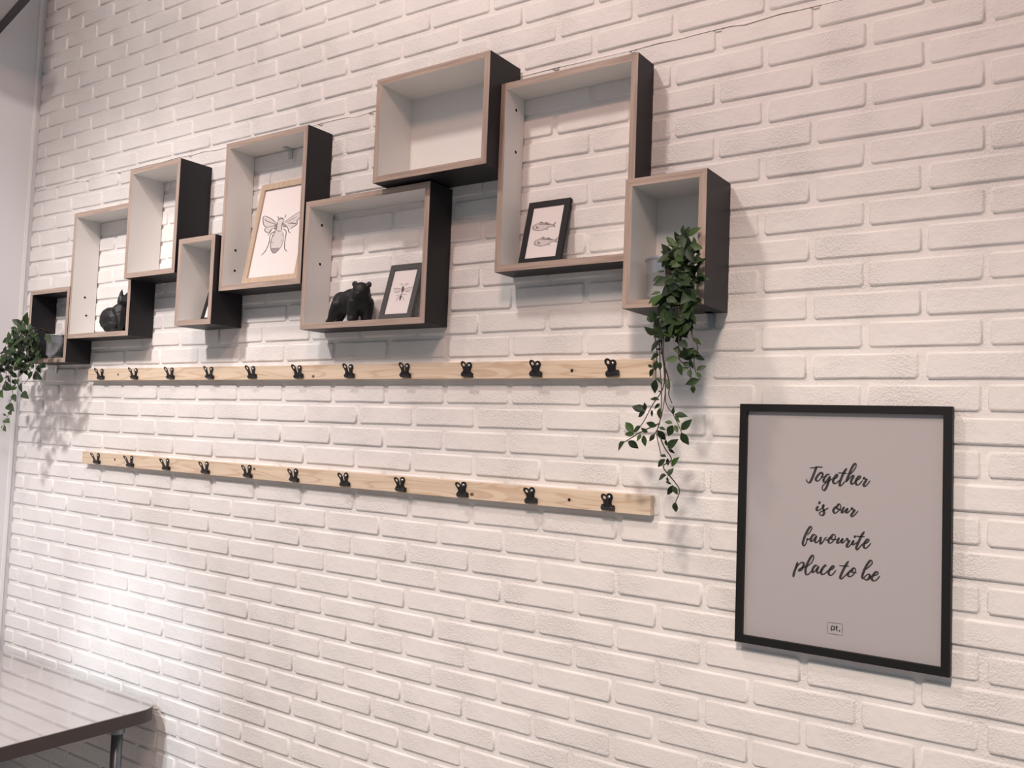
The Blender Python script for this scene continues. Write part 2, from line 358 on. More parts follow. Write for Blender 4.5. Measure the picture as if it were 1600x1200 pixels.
# ------------------------------------------------------------------ pine rails with clips
SLAT = [(-3.391, -.9345, .1442, .1908), (-3.394, -.9287, -.1836, -.1363)]
def rail(i, label, holes, knots):
    x0, x1, z0, z1 = SLAT[i]; cx = (x0+x1)/2
    e = empty('pine_rail', (cx, -.0012, z0)); tag(e, label, 'rail')
    bd = add('board', box_mesh('board', x0-cx, x1-cx, -.020, 0, 0, z1-z0, bevel=.001), M['pine'], e)
    for (x, z), r, mt in [(h, .0042, 'hole') for h in holes]+[(k, .005, 'knot') for k in knots]:
        s = add('screw_hole' if mt == 'hole' else 'knot', disc('spot', r), M[mt], bd); s.location = (x-cx, -.020, z-z0); s.rotation_euler = (math.pi/2, 0, 0)
        if mt == 'knot': s.scale = (1.3, .9, .4)
    return e
rail(0, 'upper pale pine rail carrying black clips, right below the wall boxes', [(-3.181, .167), (-1.158, .164)], [(-2.103, .154)])
rail(1, 'lower pale pine rail carrying black clips, with brown figured grain', [(-3.167, -.158), (-1.153, -.162)], [(-2.36, -.150), (-1.46, -.170)])
def arc(cx, cz, r, a0, a1, n): return [(cx+r*math.cos(a0+(a1-a0)*i/n), cz+r*math.sin(a0+(a1-a0)*i/n)) for i in range(n+1)]
def handle_mesh(tilt, y0):                       # a waisted steel lever with a round eye, standing on the jaw
    bm = bmesh.new(); n = 20; R0, R1, zc = .0096, .0041, .0255
    outer = [(-.0098, .004), (-.0062, .012)]+arc(0, zc, R0, math.radians(218), math.radians(-38), n-4)+[(.0062, .012), (.0098, .004)]
    N = len(outer)
    inner = [(0+R1*math.cos(t), zc+R1*math.sin(t)) for t in [math.radians(245-310*i/(N-1)) for i in range(N)]]
    def mk(p, y): return bm.verts.new((p[0], y-tilt*max(0, p[1]-.006), p[1]))
    for y in (y0, ): pass
    of, ob = [mk(p, y0-.0012) for p in outer], [mk(p, y0) for p in outer]
    nf, nb = [mk(p, y0-.0012) for p in inner], [mk(p, y0) for p in inner]
    for i in range(N-1):
        bm.faces.new((of[i], of[i+1], nf[i+1], nf[i])); bm.faces.new((ob[i+1], ob[i], nb[i], nb[i+1]))
        bm.faces.new((of[i+1], of[i], ob[i], ob[i+1])); bm.faces.new((nf[i], nf[i+1], nb[i+1], nb[i]))
    bm.faces.new((of[0], nf[0], nf[-1], of[-1])); bm.faces.new((ob[0], ob[-1], nb[-1], nb[0]))
    bm.faces.new((nf[0], nb[0], nb[-1], nf[-1])); bm.faces.new((of[0], of[-1], ob[-1], ob[0]))
    return from_bm('lever', bm)
def jaw_mesh():
    prof = [(-.0005, -.0065), (-.004, -.0068), (-.0085, -.0068), (-.0125, -.0030), (-.0145, .0), (-.0125, .0030), (-.010, .0052), (-.0075, .0078), (-.0050, .0052), (-.0005, .0050)]
    v = [(x, y, z) for x in (-.0165, .0165) for y, z in prof]; n = len(prof)
    return mesh('jaw', v, [tuple(range(n))[::-1], tuple(range(n, 2*n))]+[(i, (i+1) % n, n+(i+1) % n, n+i) for i in range(n)])
def screw_mesh():
    bm = bmesh.new(); lathe(bm, [(.00001, .0030), (.0028, .0026), (.0042, .0010), (.0042, 0)], 14); return from_bm('screw', bm, True)
def pin_mesh():
    bm = bmesh.new(); tube(bm, [(-.0178, -.0075, .0045), (.0178, -.0075, .0045)], .0021, 8); return from_bm('hinge_pin', bm)
CM = dict(jaw=jaw_mesh(), lever_b=handle_mesh(0.0, -.0012), lever_f=handle_mesh(.62, -.0135), screw=screw_mesh(), pin=pin_mesh())
ORD = ['first', 'second', 'third', 'fourth', 'fifth', 'sixth', 'seventh', 'eighth', 'ninth', 'tenth', 'last']
def clip(x, z, row, i):
    e = empty('bulldog_clip', (x, -.0214, z), 0)
    where = 'upper' if row == 0 else 'lower'
    tag(e, f'black steel bulldog clip on the {where} pine rail, {ORD[i]} from the end by the table' if i < 10 else f'black steel bulldog clip on the {where} pine rail, nearest the framed poster',
        'clip', f'black clips on the {where} rail')
    add('jaw', CM['jaw'], M['clip'], e); add('hinge_pin', CM['pin'], M['clip'], e)
    add('lever', CM['lever_b'], M['clip'], e); add('lever', CM['lever_f'], M['clip'], e)
    s = add('screw', CM['screw'], M['steel'], e); s.location = (0, -.0024, .0255); s.rotation_euler = (math.pi/2, 0, 0)
    e.rotation_euler = (0, rnd.uniform(-.10, .10), 0)
for i in range(11):
    clip(-3.288+.2250*i, .1555, 0, i)
    clip(-3.279+.2240*i, -.1725, 1, i)

# ------------------------------------------------------------------ printed line work
def ribbon(strokes, place, lift, mat, name, parent, wmin, wmax, thick_down=True):
    """strokes: lists of picture points; place maps a picture point to a 3-D point on the sheet"""
    V, F = [], []
    inv = parent_inverse(parent)
    for s in strokes:
        P = [place(*p) for p in spline(s)]; n = len(V); L = len(P)
        for i, p in enumerate(P):
            t = (P[min(i+1, L-1)]-P[max(i-1, 0)]); t.normalize()
            side = t.cross(lift[0]); side.normalize()
            down = max(0.0, -t.z)
            wd = wmin+(wmax-wmin)*(down if thick_down else 0.5)
            end = min(1.0, .45+.55*min(i, L-1-i)/3.0)
            q = p-lift[0]*lift[1]
            V += [inv @ (q+side*wd*end/2), inv @ (q-side*wd*end/2)]
            if i: a = n+2*i; F.append((a-2, a-1, a+1, a))
    return add(name, mesh(name, V, F), mat, parent)
def fill(polys, place, lift, mat, name, parent):
    V, F = [], []; inv = parent_inverse(parent)
    for s in polys:
        P = [place(*p) for p in spline(list(s)+[s[0]], 4)][:-1]; n = len(V)
        V += [inv @ (p-lift[0]*lift[1]) for p in P]; F.append(tuple(range(n, n+len(P))))
    return add(name, mesh(name, V, F), mat, parent)
def parent_inverse(o):
    m = Matrix.LocRotScale(o.location, o.rotation_euler, None)
    while o.parent is not None:
        o = o.parent; m = Matrix.LocRotScale(o.location, o.rotation_euler, None) @ m
    return m.inverted()

# ------------------------------------------------------------------ framed poster
fx0, fx1, fz0, fz1 = -.7143, -.2818, -.4415, .0851
FW, FD = .0165, .0235
def picture(name, label, W, H, bar, thick, frame_mat, card_mat, loc, tilt, recess, cat='picture'):
    """frame of four mitred rails standing on its lower edge at loc; leans back by tilt; local y<0 faces the room"""
    e = empty(name, loc); e.rotation_euler = (-tilt, 0, 0); tag(e, label, cat)
    a, b = -W/2, W/2
    for P in ([(a, 0), (b, 0), (b-bar, bar), (a+bar, bar)], [(b, H), (a, H), (a+bar, H-bar), (b-bar, H-bar)],
              [(a, H), (a, 0), (a+bar, bar), (a+bar, H-bar)], [(b, 0), (b, H), (b-bar, H-bar), (b-bar, bar)]):
        v = [(x, -thick, z) for x, z in P]+[(x, 0, z) for x, z in P]
        me = mesh('frame_rail', v, [(0, 1, 2, 3), (7, 6, 5, 4), (0, 4, 5, 1), (2, 6, 7, 3), (1, 5, 6, 2), (3, 7, 4, 0)])
        add('frame_rail', me, frame_mat, e)
    pr = add('print', box_mesh('print', a+bar-.002, b-bar+.002, -thick+recess, -thick+recess+.001, bar-.002, H-bar+.002), card_mat, e)
    add('backing', box_mesh('backing', a+bar*.6, b-bar*.6, -thick+recess+.0015, -.0008, bar*.6, H-bar*.6), M['board'], e)
    return e, pr
cxp = (fx0+fx1)/2
poster, sheet = picture('framed_poster', 'large black framed poster with handwritten style lettering, beside the rail ends', fx1-fx0, fz1-fz0, .0165, .0215, M['blackframe'], M['paper'], (cxp, -.002, fz0), 0, .010, 'poster')
add('glazing', box_mesh('glazing', -(fx1-fx0)/2+.015, (fx1-fx0)/2-.015, -.0155, -.0135, .015, fz1-fz0-.015), M['glass'], poster)
PY = -.002-.0215+.010
pp = (Vector((0, PY, 0)), Vector((0, 1, 0)))
def placer(ox, oy, s, P, n): return lambda a, b: at_plane(ox+a*s, oy+b*s, P, n)
TXT = [(1250, 715, .075, [
    [(205,218),(290,210),(360,195),(420,200),(475,195)], [(350,185),(320,260),(270,390),(230,480),(190,525),(150,500),(130,445)],
    [(475,385),(485,340),(450,308),(390,350),(335,430),(335,470),(370,490),(430,440),(470,370),(440,315)], [(430,390),(500,410)],
    [(625,350),(570,355),(510,420),(490,480),(515,510),(560,470),(625,380)], [(630,385),(600,480),(560,600),(510,680),(475,670),(465,610),(520,540),(600,490),(690,430)],
    [(690,450),(760,420),(790,370),(765,355),(710,430),(690,500),(720,540),(770,520),(830,460)],
    [(980,220),(920,300),(870,410),(830,520),(835,590),(880,560),(950,480)], [(790,318),(880,322),(990,330)],
    [(1020,370),(1110,280),(1165,190),(1165,125),(1120,150),(1060,260),(1000,400),(960,510)],
    [(965,505),(1040,420),(1100,370),(1110,400),(1070,480),(1070,540),(1100,550),(1160,490)],
    [(1160,480),(1240,440),(1265,395),(1230,390),(1180,450),(1160,520),(1190,570),(1240,550),(1310,470)],
    [(1310,460),(1330,415),(1345,440),(1385,455),(1350,520),(1325,570),(1350,600),(1400,560),(1465,475)]]),
  (1260, 775, .0625, [
    [(300,250),(265,300),(260,350),(295,365),(340,340),(385,300)], [(345,130),(310,205)],
    [(385,300),(430,215),(415,290),(440,380),(435,450),(390,485),(335,460),(330,420),(390,380),(470,345),(555,295)],
    [(745,260),(690,320),(675,380),(720,430),(800,370),(860,280),(830,200),(780,240),(760,300),(820,340),(880,350)],
    [(955,265),(900,350),(885,410),(915,415),(970,360),(1040,300)], [(1040,300),(1000,370),(1000,420),(1040,410),(1110,340)],
    [(1110,340),(1135,295),(1150,330),(1200,355),(1160,420),(1125,480),(1150,515),(1210,470),(1300,365)]]),
  (1245, 815, .08125, [
    [(200,260),(260,190),(290,120),(265,95),(220,150),(160,270),(120,390),(120,440),(150,462),(185,400),(200,330),(215,345),(270,320)],
    [(375,270),(325,250),(280,310),(270,370),(300,375),(350,310),(385,270)], [(385,275),(350,350),(360,395),(390,400),(440,340)],
    [(440,335),(460,300),(455,370),(460,430),(510,380),(545,320),(585,300)], [(545,355),(610,350)],
    [(650,290),(610,360),(630,410),(680,395),(740,310),(735,260),(700,250),(665,290),(680,340),(780,345)],
    [(820,305),(785,370),(780,410),(815,405),(870,340),(890,320)], [(890,320),(865,375),(870,410),(905,395),(945,350)],
    [(945,350),(965,325),(985,365),(1010,370),(975,430),(960,470),(985,490),(1040,440),(1090,370)],
    [(1100,355),(1075,410),(1085,445),(1130,420),(1165,390)], [(1130,265),(1105,315)],
    [(1300,190),(1240,280),(1180,410),(1145,500),(1165,540),(1210,490),(1270,420)], [(1140,280),(1220,288),(1310,290)],
    [(1290,430),(1360,400),(1390,355),(1360,340),(1310,400),(1285,470),(1320,515),(1370,480),(1430,410)]]),
  (1230, 860, .1, [
    [(165,180),(140,260),(110,340),(95,420)], [(130,280),(190,210),(240,185),(260,220),(230,290),(185,320),(180,300),(230,270),(300,250)],
    [(300,260),(380,190),(415,110),(400,75),(360,120),(310,220),(285,310),(295,370),(330,375),(390,310)],
    [(480,240),(440,235),(400,290),(395,340),(430,330),(480,260)], [(495,245),(465,310),(480,355),(510,340),(550,290)],
    [(610,255),(600,230),(560,270),(530,330),(545,375),(590,360),(640,310)],
    [(640,310),(710,290),(735,250),(710,245),(665,300),(645,350),(675,390),(720,365),(765,305)],
    [(960,165),(910,240),(860,340),(830,420),(850,445),(890,410),(950,350)], [(810,237),(890,243),(970,247)],
    [(1010,300),(960,350),(950,390),(985,410),(1040,370),(1070,310),(1050,275),(1015,300),(1020,340),(1090,352)],
    [(1225,300),(1300,235),(1330,190),(1305,155),(1250,220),(1200,320),(1172,410),(1192,448)], [(1192,446),(1225,398),(1268,372),(1292,395),(1275,440),(1240,460),(1200,448)], [(1278,425),(1318,405)],
    [(1330,400),(1400,380),(1420,345),(1390,335),(1340,390),(1320,440),(1350,475),(1400,455),(1450,395)]])]
for ox, oy, s, st in TXT:
    ribbon(st, placer(ox, oy, s, *pp), (pp[1], .0004), M['ink'], 'lettering', sheet, .0025, .0052)
pl = placer(1285, 965, 40/1371, *pp)
ribbon([[(480,455),(480,725)], [(480,480),(560,452),(640,500),(640,600),(590,655),(490,620)], [(770,430),(755,600),(785,680),(825,690)], [(700,490),(840,520)], [(940,660),(900,755)]], pl, (pp[1], .0004), M['ink'], 'lettering', sheet, .0020, .0024)
ribbon([[(265,240),(1085,345)], [(1085,345),(1075,955)], [(1075,955),(255,835)], [(255,835),(265,240)]], pl, (pp[1], .0004), M['pencil'], 'logo_box', sheet, .0010, .0010)

# ------------------------------------------------------------------ small leaning pictures
def leaning(name, label, x0, x1, yb, zb, yt, zt, bar, thick, fm, recess=.004):
    H = math.hypot(yt-yb, zt-zb); tilt = math.atan2(yt-yb, zt-zb)
    # the stated points lie on the front plane; move the base back by the rail thickness
    loc = Vector(((x0+x1)/2, yb+thick*math.cos(tilt), zb+.0004)); loc.z += -math.sin(tilt)*0
    e, pr = picture(name, label, x1-x0, H, bar, thick, fm, M['card'], loc, tilt, recess)
    dirn = Vector((0, math.cos(tilt), -math.sin(tilt)))
    # normal of the sheet pointing back to the wall, and a point on the sheet
    P = loc+dirn*(-thick+recess)
    return e, pr, (P, dirn)
_, s_bee, pb = leaning('bee_picture', 'large pale wood framed drawing of a bee leaning in its box', -2.410, -2.139, -.0755, .4530, -.012, .803, .021, .014, M['pine2'], .006)
bee = placer(400, 320, .075, *pb)
L3 = (pb[1], .0003); L4 = (pb[1], .0005)
fill([[(150,260),(190,230),(310,285),(440,395),(330,455),(210,460),(160,410)], [(600,350),(720,265),(880,170),(990,110),(950,230),(860,330),(820,400),(700,390)], [(340,455),(210,470),(180,530),(220,575),(270,575),(330,500)], [(650,400),(760,375),(850,400),(780,470),(710,500)]], bee, L3, M['wash'], 'wing_wash', s_bee)
fill([[(410,560),(560,555),(575,700),(545,830),(480,920),(390,1005),(330,960),(305,860),(320,740),(360,640)], [(455,330),(580,320),(570,400),(530,450),(530,545),(420,545),(440,420)]], bee, L3, M['wash'], 'body_wash', s_bee)
fill([[(325,910),(480,900),(440,970),(380,1005),(335,975)], [(455,330),(500,275),(560,275),(590,315),(540,300)], [(440,390),(400,410),(370,480),(410,530),(440,470)], [(545,390),(580,380),(650,440),(600,470),(560,460)]], bee, L4, M['midwash'], 'shading', s_bee)
ribbon([[(190,232),(310,285),(440,395)], [(190,232),(150,270),(160,410),(215,465),(330,450),(430,420)], [(180,300),(250,350),(420,410)], [(220,470),(180,520),(215,572),(270,575),(340,490)],
        [(585,365),(700,280),(880,165),(990,105)], [(600,380),(720,320),(860,240)], [(640,405),(740,375),(850,405)], [(990,105),(950,230),(860,330),(850,405),(720,500)],
        [(455,330),(470,300),(530,270),(585,320)], [(450,235),(480,290)], [(630,200),(600,280)], [(455,340),(440,430),(425,540)], [(580,330),(540,420),(530,540)],
        [(425,545),(540,548)], [(410,560),(350,650),(310,780),(305,880),(330,970),(385,1007),(470,940),(545,830),(575,700),(560,560)], [(330,640),(380,650)], [(320,780),(370,790)], [(530,625),(570,625)], [(520,750),(555,750)], [(325,910),(400,915),(485,895)],
        [(430,490),(340,500),(290,580),(240,640)], [(430,530),(310,610),(275,780),(205,950),(110,1055)], [(560,500),(630,560),(600,780),(600,920),(655,970)], [(600,440),(660,470),(680,550),(720,590)], [(340,600),(400,560)]],
       bee, L4, M['pencil'], 'pencil_drawing', s_bee, .0016, .0034)
_, s_in, pe = leaning('insect_picture', 'small dark grey framed insect drawing leaning next to the bear figure', -1.801, -1.676, -.0605, .3107, -.012, .481, .0175, .012, M['greyframe'])
wp = placer(610, 435, .0375, *pe); L3 = (pe[1], .0003); L4 = (pe[1], .0005)
fill([[(460,430),(330,405),(140,405),(130,470),(180,600),(260,600),(400,540)], [(590,450),(760,380),(980,350),(940,420),(810,540),(700,570),(600,520)]], wp, L3, M['wash'], 'wing_wash', s_in)
fill([[(480,380),(540,330),(580,400),(570,500),(500,580),(460,520)], [(440,700),(480,720),(460,800),(400,930),(380,860),(390,760)]], wp, L4, M['pencil'], 'body_shade', s_in)
ribbon([[(140,408),(330,410),(460,450)], [(590,460),(760,385),(990,352)], [(470,560),(470,640),(430,720),(400,930)], [(540,340),(480,280),(400,230)], [(450,215),(520,255)], [(560,320),(650,230),(720,190)], [(630,330),(700,250),(770,210)],
        [(380,650),(560,650),(680,695)], [(400,690),(230,740)], [(370,740),(230,960)], [(510,750),(580,930)], [(600,540),(700,560),(820,530)], [(180,600),(300,590),(440,530)]], wp, L4, M['pencil'], 'pencil_drawing', s_in, .0007, .0014)
_, s_fi, pf = leaning('fish_picture', 'small black framed drawing of two fish standing in the tallest box', -1.315, -1.186, -.054, .4379, -.010, .6135, .0165, .010, M['blackframe'], .003)
fp = placer(800, 300, .1, *pf); L3 = (pf[1], .0003); L4 = (pf[1], .0005)
fills, darks, lines = [], [], []
for dx, dy, s in ((0, 0, 1), (25, 240, 1.02)):
    T = lambda P: [(320+(x-320)*s+dx, 555+(y-555)*s+dy) for x, y in P]
    fills.append(T([(315,555),(340,525),(400,495),(450,478),(540,485),(600,503),(640,508),(640,538),(570,545),(480,592),(410,603),(340,588)]))
    darks += [T([(425,492),(460,460),(482,480),(450,490)]), T([(512,484),(545,468),(572,494),(540,496)]), T([(635,510),(692,462),(668,515),(680,547),(640,538)]), T([(382,530),(400,550),(420,545),(395,585)])]
    lines += [T(q) for q in ([(315,555),(340,525),(400,495),(450,478),(540,485),(600,500),(640,508)], [(315,560),(340,590),(410,605),(480,595),(545,565),(570,545),(640,538)], [(370,515),(385,555),(365,590)], [(325,545),(340,560),(330,575)],
              [(335,530),(350,535)], [(530,575),(555,592),(570,548)], [(395,600),(420,612)], [(400,505),(520,505),(630,520)], [(430,500),(530,498),(600,512)])]
fill(fills, fp, L3, M['wash'], 'fish_wash', s_fi); fill(darks, fp, L4, M['midwash'], 'fin_shade', s_fi)
ribbon(lines, fp, L4, M['pencil'], 'pencil_drawing', s_fi, .0008, .0016)
leaning('leaning_frame', 'dark narrow frame mostly hidden inside the smallest wall box', -2.642, -2.516, -.060, .3417, -.0175, .500, .014, .009, M['blackframe'])

# ------------------------------------------------------------------ black animal figures
def blob(name, parts, voxel, ratio, smooth_it=4):
    """ellipsoids and tapered limbs fused into one surface"""
    bm = bmesh.new()
    for p in parts:
        if p[0] == 'e':
            _, c, r, rot = p
            mtx = Matrix.Translation(Vector(c)) @ Matrix.Rotation(rot, 4, 'Y') @ Matrix.Diagonal((*r, 1))
            bmesh.ops.create_icosphere(bm, subdivisions=3, radius=1, matrix=mtx)
        elif p[0] == 'c':                       # cone spike: base, tip, radius
            a, b = Vector(p[1]), Vector(p[2]); tube(bm, [a, a.lerp(b, .5), a.lerp(b, .97)], [p[3], p[3]*.72, p[3]*.12], 10)
        else:
            tube(bm, p[1], p[2], 12)
            for q, r in ((p[1][0], p[2][0]), (p[1][-1], p[2][-1])): bmesh.ops.create_icosphere(bm, subdivisions=2, radius=r, matrix=Matrix.Translation(Vector(q)))
    me = from_bm(name, bm); o = bpy.data.objects.new(name, me); col.objects.link(o)
    a = o.modifiers.new('r', 'REMESH'); a.mode = 'VOXEL'; a.voxel_size = voxel
    b = o.modifiers.new('s', 'SMOOTH'); b.iterations = smooth_it; b.factor = .5
    c = o.modifiers.new('d', 'DECIMATE'); c.ratio = ratio
    dg = bpy.context.evaluated_depsgraph_get(); dg.update()
    out = bpy.data.meshes.new_from_object(o.evaluated_get(dg)); out.name = name
    bpy.data.objects.remove(o, do_unlink=True)
    return out
Zs = .3105
bear_parts = [
    ('e', (-.052, .004, .066), (.040, .030, .034), .35), ('e', (-.010, -.002, .074), (.050, .029, .032), -.12), ('e', (.032, -.010, .074), (.034, .031, .040), 0),
    ('t', [(-.066, .016, .056), (-.078, .020, .030), (-.086, .018, .010)], [.022, .015, .011]), ('t', [(-.060, -.012, .056), (-.074, -.016, .030), (-.082, -.018, .009)], [.022, .015, .011]),
    ('t', [(.040, .008, .060), (.042, .008, .030), (.044, .006, .009)], [.024, .020, .016]), ('t', [(.022, -.022, .060), (.018, -.024, .030), (.020, -.026, .009)], [.024, .020, .016]),
    ('e', (-.086, -.020, .007), (.013, .010, .007), 0), ('e', (.022, -.035, .007), (.013, .012, .007), 0), ('e', (.043, .006, .007), (.013, .011, .007), 0), ('e', (-.090, .017, .007), (.013, .010, .007), 0),
    ('e', (.046, -.022, .093), (.028, .026, .026), 0), ('e', (.056, -.040, .080), (.014, .014, .012), 0), ('e', (.058, -.049, .079), (.008, .007, .007), 0),
    ('e', (.022, -.026, .114), (.011, .006, .010), 0), ('e', (.072, -.018, .110), (.010, .006, .010), 0), ('e', (.034, -.02, .078), (.024, .024, .028), 0)]
e = add('bear_figure', blob('bear_figure', bear_parts, .0026, .16), M['figure']); e.location = (-1.909, -.048, Zs)
tag(e, 'matt black bear figure walking in the wide box', 'figurine')
Zs = .3213
sq = [('e', (-.014, .0, .050), (.062, .040, .052), .30), ('e', (.022, 0, .080), (.036, .030, .034), .5), ('e', (.030, 0, .106), (.018, .018, .024), 0), ('e', (.036, 0, .124), (.025, .020, .021), .15), ('e', (.058, 0, .117), (.013, .012, .011), .3),
      ('c', (.030, -.010, .134), (.040, -.012, .170), .0095), ('c', (.034, .010, .134), (.046, .012, .166), .0095),
      ('t', [(.036, -.016, .064), (.046, -.018, .030), (.048, -.018, .008)], [.015, .011, .009]), ('t', [(.036, .016, .064), (.046, .018, .030), (.048, .018, .008)], [.015, .011, .009]),
      ('e', (.000, -.028, .024), (.034, .013, .024), 0), ('e', (.000, .028, .024), (.034, .013, .024), 0), ('e', (.022, -.030, .008), (.024, .010, .008), 0), ('e', (.022, .030, .008), (.024, .010, .008), 0)]
e = add('animal_figure', blob('animal_figure', sq, .003, .022, 2), M['figure']); e.location = (-3.172, -.050, Zs); e.rotation_euler = (0, 0, .15)
tag(e, 'small faceted black sitting animal figure with an upright pointed ear', 'figurine')

# ------------------------------------------------------------------ plants in zinc pots
def leaf_mesh(k):
    r = random.Random(k); V, F = [], []
    st = [(0, 0), (.16, .30), (.36, .50), (.58, .46), (.80, .25), (1, 0)]
    curl = r.uniform(.05, .22); fold = r.uniform(.10, .22)
    V.append((0, 0, 0))
    for y, wv in st[1:-1]: V += [(-wv/1.0, y, fold*wv-curl*y*y), (0, y, -curl*y*y), (wv/1.0, y, fold*wv-curl*y*y)]
    V.append((0, 1, -curl)); n = len(V)-1
    F = [(0, 2, 1), (0, 3, 2)]
    for i in range(3): a = 1+3*i; F += [(a, a+1, a+4, a+3), (a+1, a+2, a+5, a+4)]
    a = 10; F += [(a, a+1, n), (a+1, a+2, n)]
    return mesh('leaf', V, F, True)
LM = []
for i in range(9):
    me = leaf_mesh(i); me.materials.append(M[('leaf', 'leaf3', 'leaf', 'leaf2', 'leaf', 'leaf3', 'leaf', 'leaf', 'leaf2')[i]]); LM.append(me)
def leaf(parent, base, tip, width=.52, kind=None, face=None):
    """a leaf from base to tip, facing roughly the room"""
    y = Vector(tip)-Vector(base); L = y.length; y.normalize()
    f = face or Vector((rnd.uniform(-.2, .7), -1, rnd.uniform(-.2, .8)))
    z = f-y*f.dot(y)
    if z.length < .05: z = y.orthogonal()
    z.normalize(); x = y.cross(z)
    o = add('leaf', LM[kind if kind is not None else rnd.randrange(9)], None, parent)
    wl = width*L
    b = Vector(base)-parent.location
    o.matrix_local = Matrix(((x.x*wl, y.x*L, z.x*L, b.x), (x.y*wl, y.y*L, z.y*L, b.y), (x.z*wl, y.z*L, z.z*L, b.z), (0, 0, 0, 1)))
    return o
def pot(parent, R0, R1, h):
    bm = bmesh.new()
    lathe(bm, [(.00001, .0005), (R0*.96, .0005), (R0, .002), (R0+(R1-R0)*.5, h*.5), (R1*.975, h-.010), (R1*.985, h-.004), (R1+.0015, h-.0035), (R1+.0028, h-.001), (R1+.0015, h+.0012), (R1-.001, h), (R1-.0035, h-.006), (R0+.006, .012), (.00001, .010)], 40)
    p = add('pot', from_bm('pot', bm, True), M['zinc'], parent)
    bm = bmesh.new(); lathe(bm, [(.00001, h*.84), (R1*.6, h*.85), (R1*.93, h*.82)], 24); add('soil', from_bm('soil', bm), M['soil'], p)
    return p
def stem(parent, pts, r=.0013):
    bm = bmesh.new(); P = [Vector(p)-parent.location for p in spline([tuple(p) for p in pts], 5)]
    tube(bm, P, [r*(1-.45*i/len(P)) for i in range(len(P))], 6); return add('vine_stem', from_bm('vine_stem', bm, True), M['stem'], parent)
# --- right plant
plant = empty('trailing_plant', (-.874, -.073, .3145)); tag(plant, 'trailing green plant in zinc pot, hanging long vines past the rails', 'potted plant', None)
pot(plant, .044, .054, .100)
Z8 = lambda a, b, y: at_y(940+a*.2833, 480+b*.2833, y)
YV = -.165
root = Vector((-.852, -.085, .400)); over = Vector((-.838, -.150, .418))
vines = [[(340,60),(333,160),(335,250),(350,330),(350,480),(330,600),(305,690),(320,780),(328,812)],
         [(352,80),(340,240),(352,420),(356,530),(400,600),(445,700)],
         [(335,70),(330,200),(345,420),(280,540),(235,625),(215,655)],
         [(325,90),(322,300),(330,470),(320,640),(270,730)], [(320,640),(215,690),(125,745)],
         [(310,680),(345,770),(385,840),(340,880),(400,960),(430,1010),(410,1070),(405,1090)],
         [(490,100),(500,160),(530,220),(510,290),(520,360),(545,400)], [(430,100),(425,200),(430,290),(485,330),(495,395),(505,450)],
         [(300,90),(305,250),(300,330),(300,400)], [(350,330),(375,420),(370,480),(388,528)]]
for i, v in enumerate(vines):
    yy = YV-.004*(i % 4)
    P = [Z8(a, b, yy-.010*math.sin(j*1.3+i)) for j, (a, b) in enumerate(v)]
    if v[0][1] < 120: P = [root+Vector((.003*(i-4), 0, 0)), over+Vector((.003*(i-4), 0, 0)), Z8(395+8*(i-4), -60, -.168)]+P
    stem(plant, P, .0017)
LV = [((245,575),(165,545)),((240,570),(237,525)),((240,580),(195,603)),((280,565),(275,607)),((318,512),(265,500)),((322,530),(290,560)),((322,555),(318,616)),((178,692),(128,630)),((218,655),(170,690)),((305,655),(242,638)),
      ((182,698),(125,702)),((128,742),(78,790)),((145,738),(205,778)),((232,705),(240,770)),((218,700),(195,738)),((292,700),(262,742)),((255,690),(215,668)),((310,680),(355,735)),((318,662),(352,676)),((352,730),(360,768)),
      ((365,778),(414,728)),((368,783),(405,806)),((358,826),(318,812)),((352,838),(303,882)),((366,832),(365,876)),((386,880),(426,824)),((366,932),(392,884)),((358,926),(304,950)),((362,935),(366,968)),((352,962),(388,976)),
      ((395,980),(362,1040)),((390,985),(420,1035)),((408,1073),(405,1137)),((395,592),(395,550)),((400,592),(476,598)),((400,600),(432,637)),((392,640),(346,632)),((393,650),(363,714)),((402,650),(420,692)),((438,678),(496,618)),((438,692),(480,762)),
      ((425,285),(348,292)),((425,275),(505,228)),((445,280),(528,262)),((425,305),(440,378)),((432,345),(482,332)),((482,326),(445,298)),((508,270),(572,288)),((522,350),(578,320)),((520,360),(553,386)),((540,400),(458,425)),((502,430),(506,476)),((500,170),(550,208)),((490,285),(500,345)),((480,345),(490,390)),
      ((318,262),(260,285)),((284,332),(250,316)),((288,338),(263,386)),((308,295),(290,350)),((300,398),(288,478)),((304,388),(336,420)),((320,125),(284,165)),((360,395),(366,455)),((330,470),(310,460)),((330,230),(300,235)),((440,250),(395,225)),((470,190),(450,240)),((400,190),(440,180)),((325,300),(318,350)),
      ((300,75),(245,55)),((330,150),(298,120)),((345,130),(400,165)),((420,130),(470,165)),((480,110),(512,60)),((450,90),(500,110)),((350,90),(390,130)),((320,195),(300,215)),((430,215),(400,245)),((500,240),(540,260)),((470,120),(440,170)),((380,160),(345,195)),((330,240),(338,270))]
for i, (a, b) in enumerate(LV):
    y = YV-.006+rnd.uniform(-.012, .008)
    leaf(plant, Z8(*a, y), Z8(*b, y-rnd.uniform(-.012, .014)), rnd.uniform(.44, .60) if math.dist(a, b) > 45 else .42)
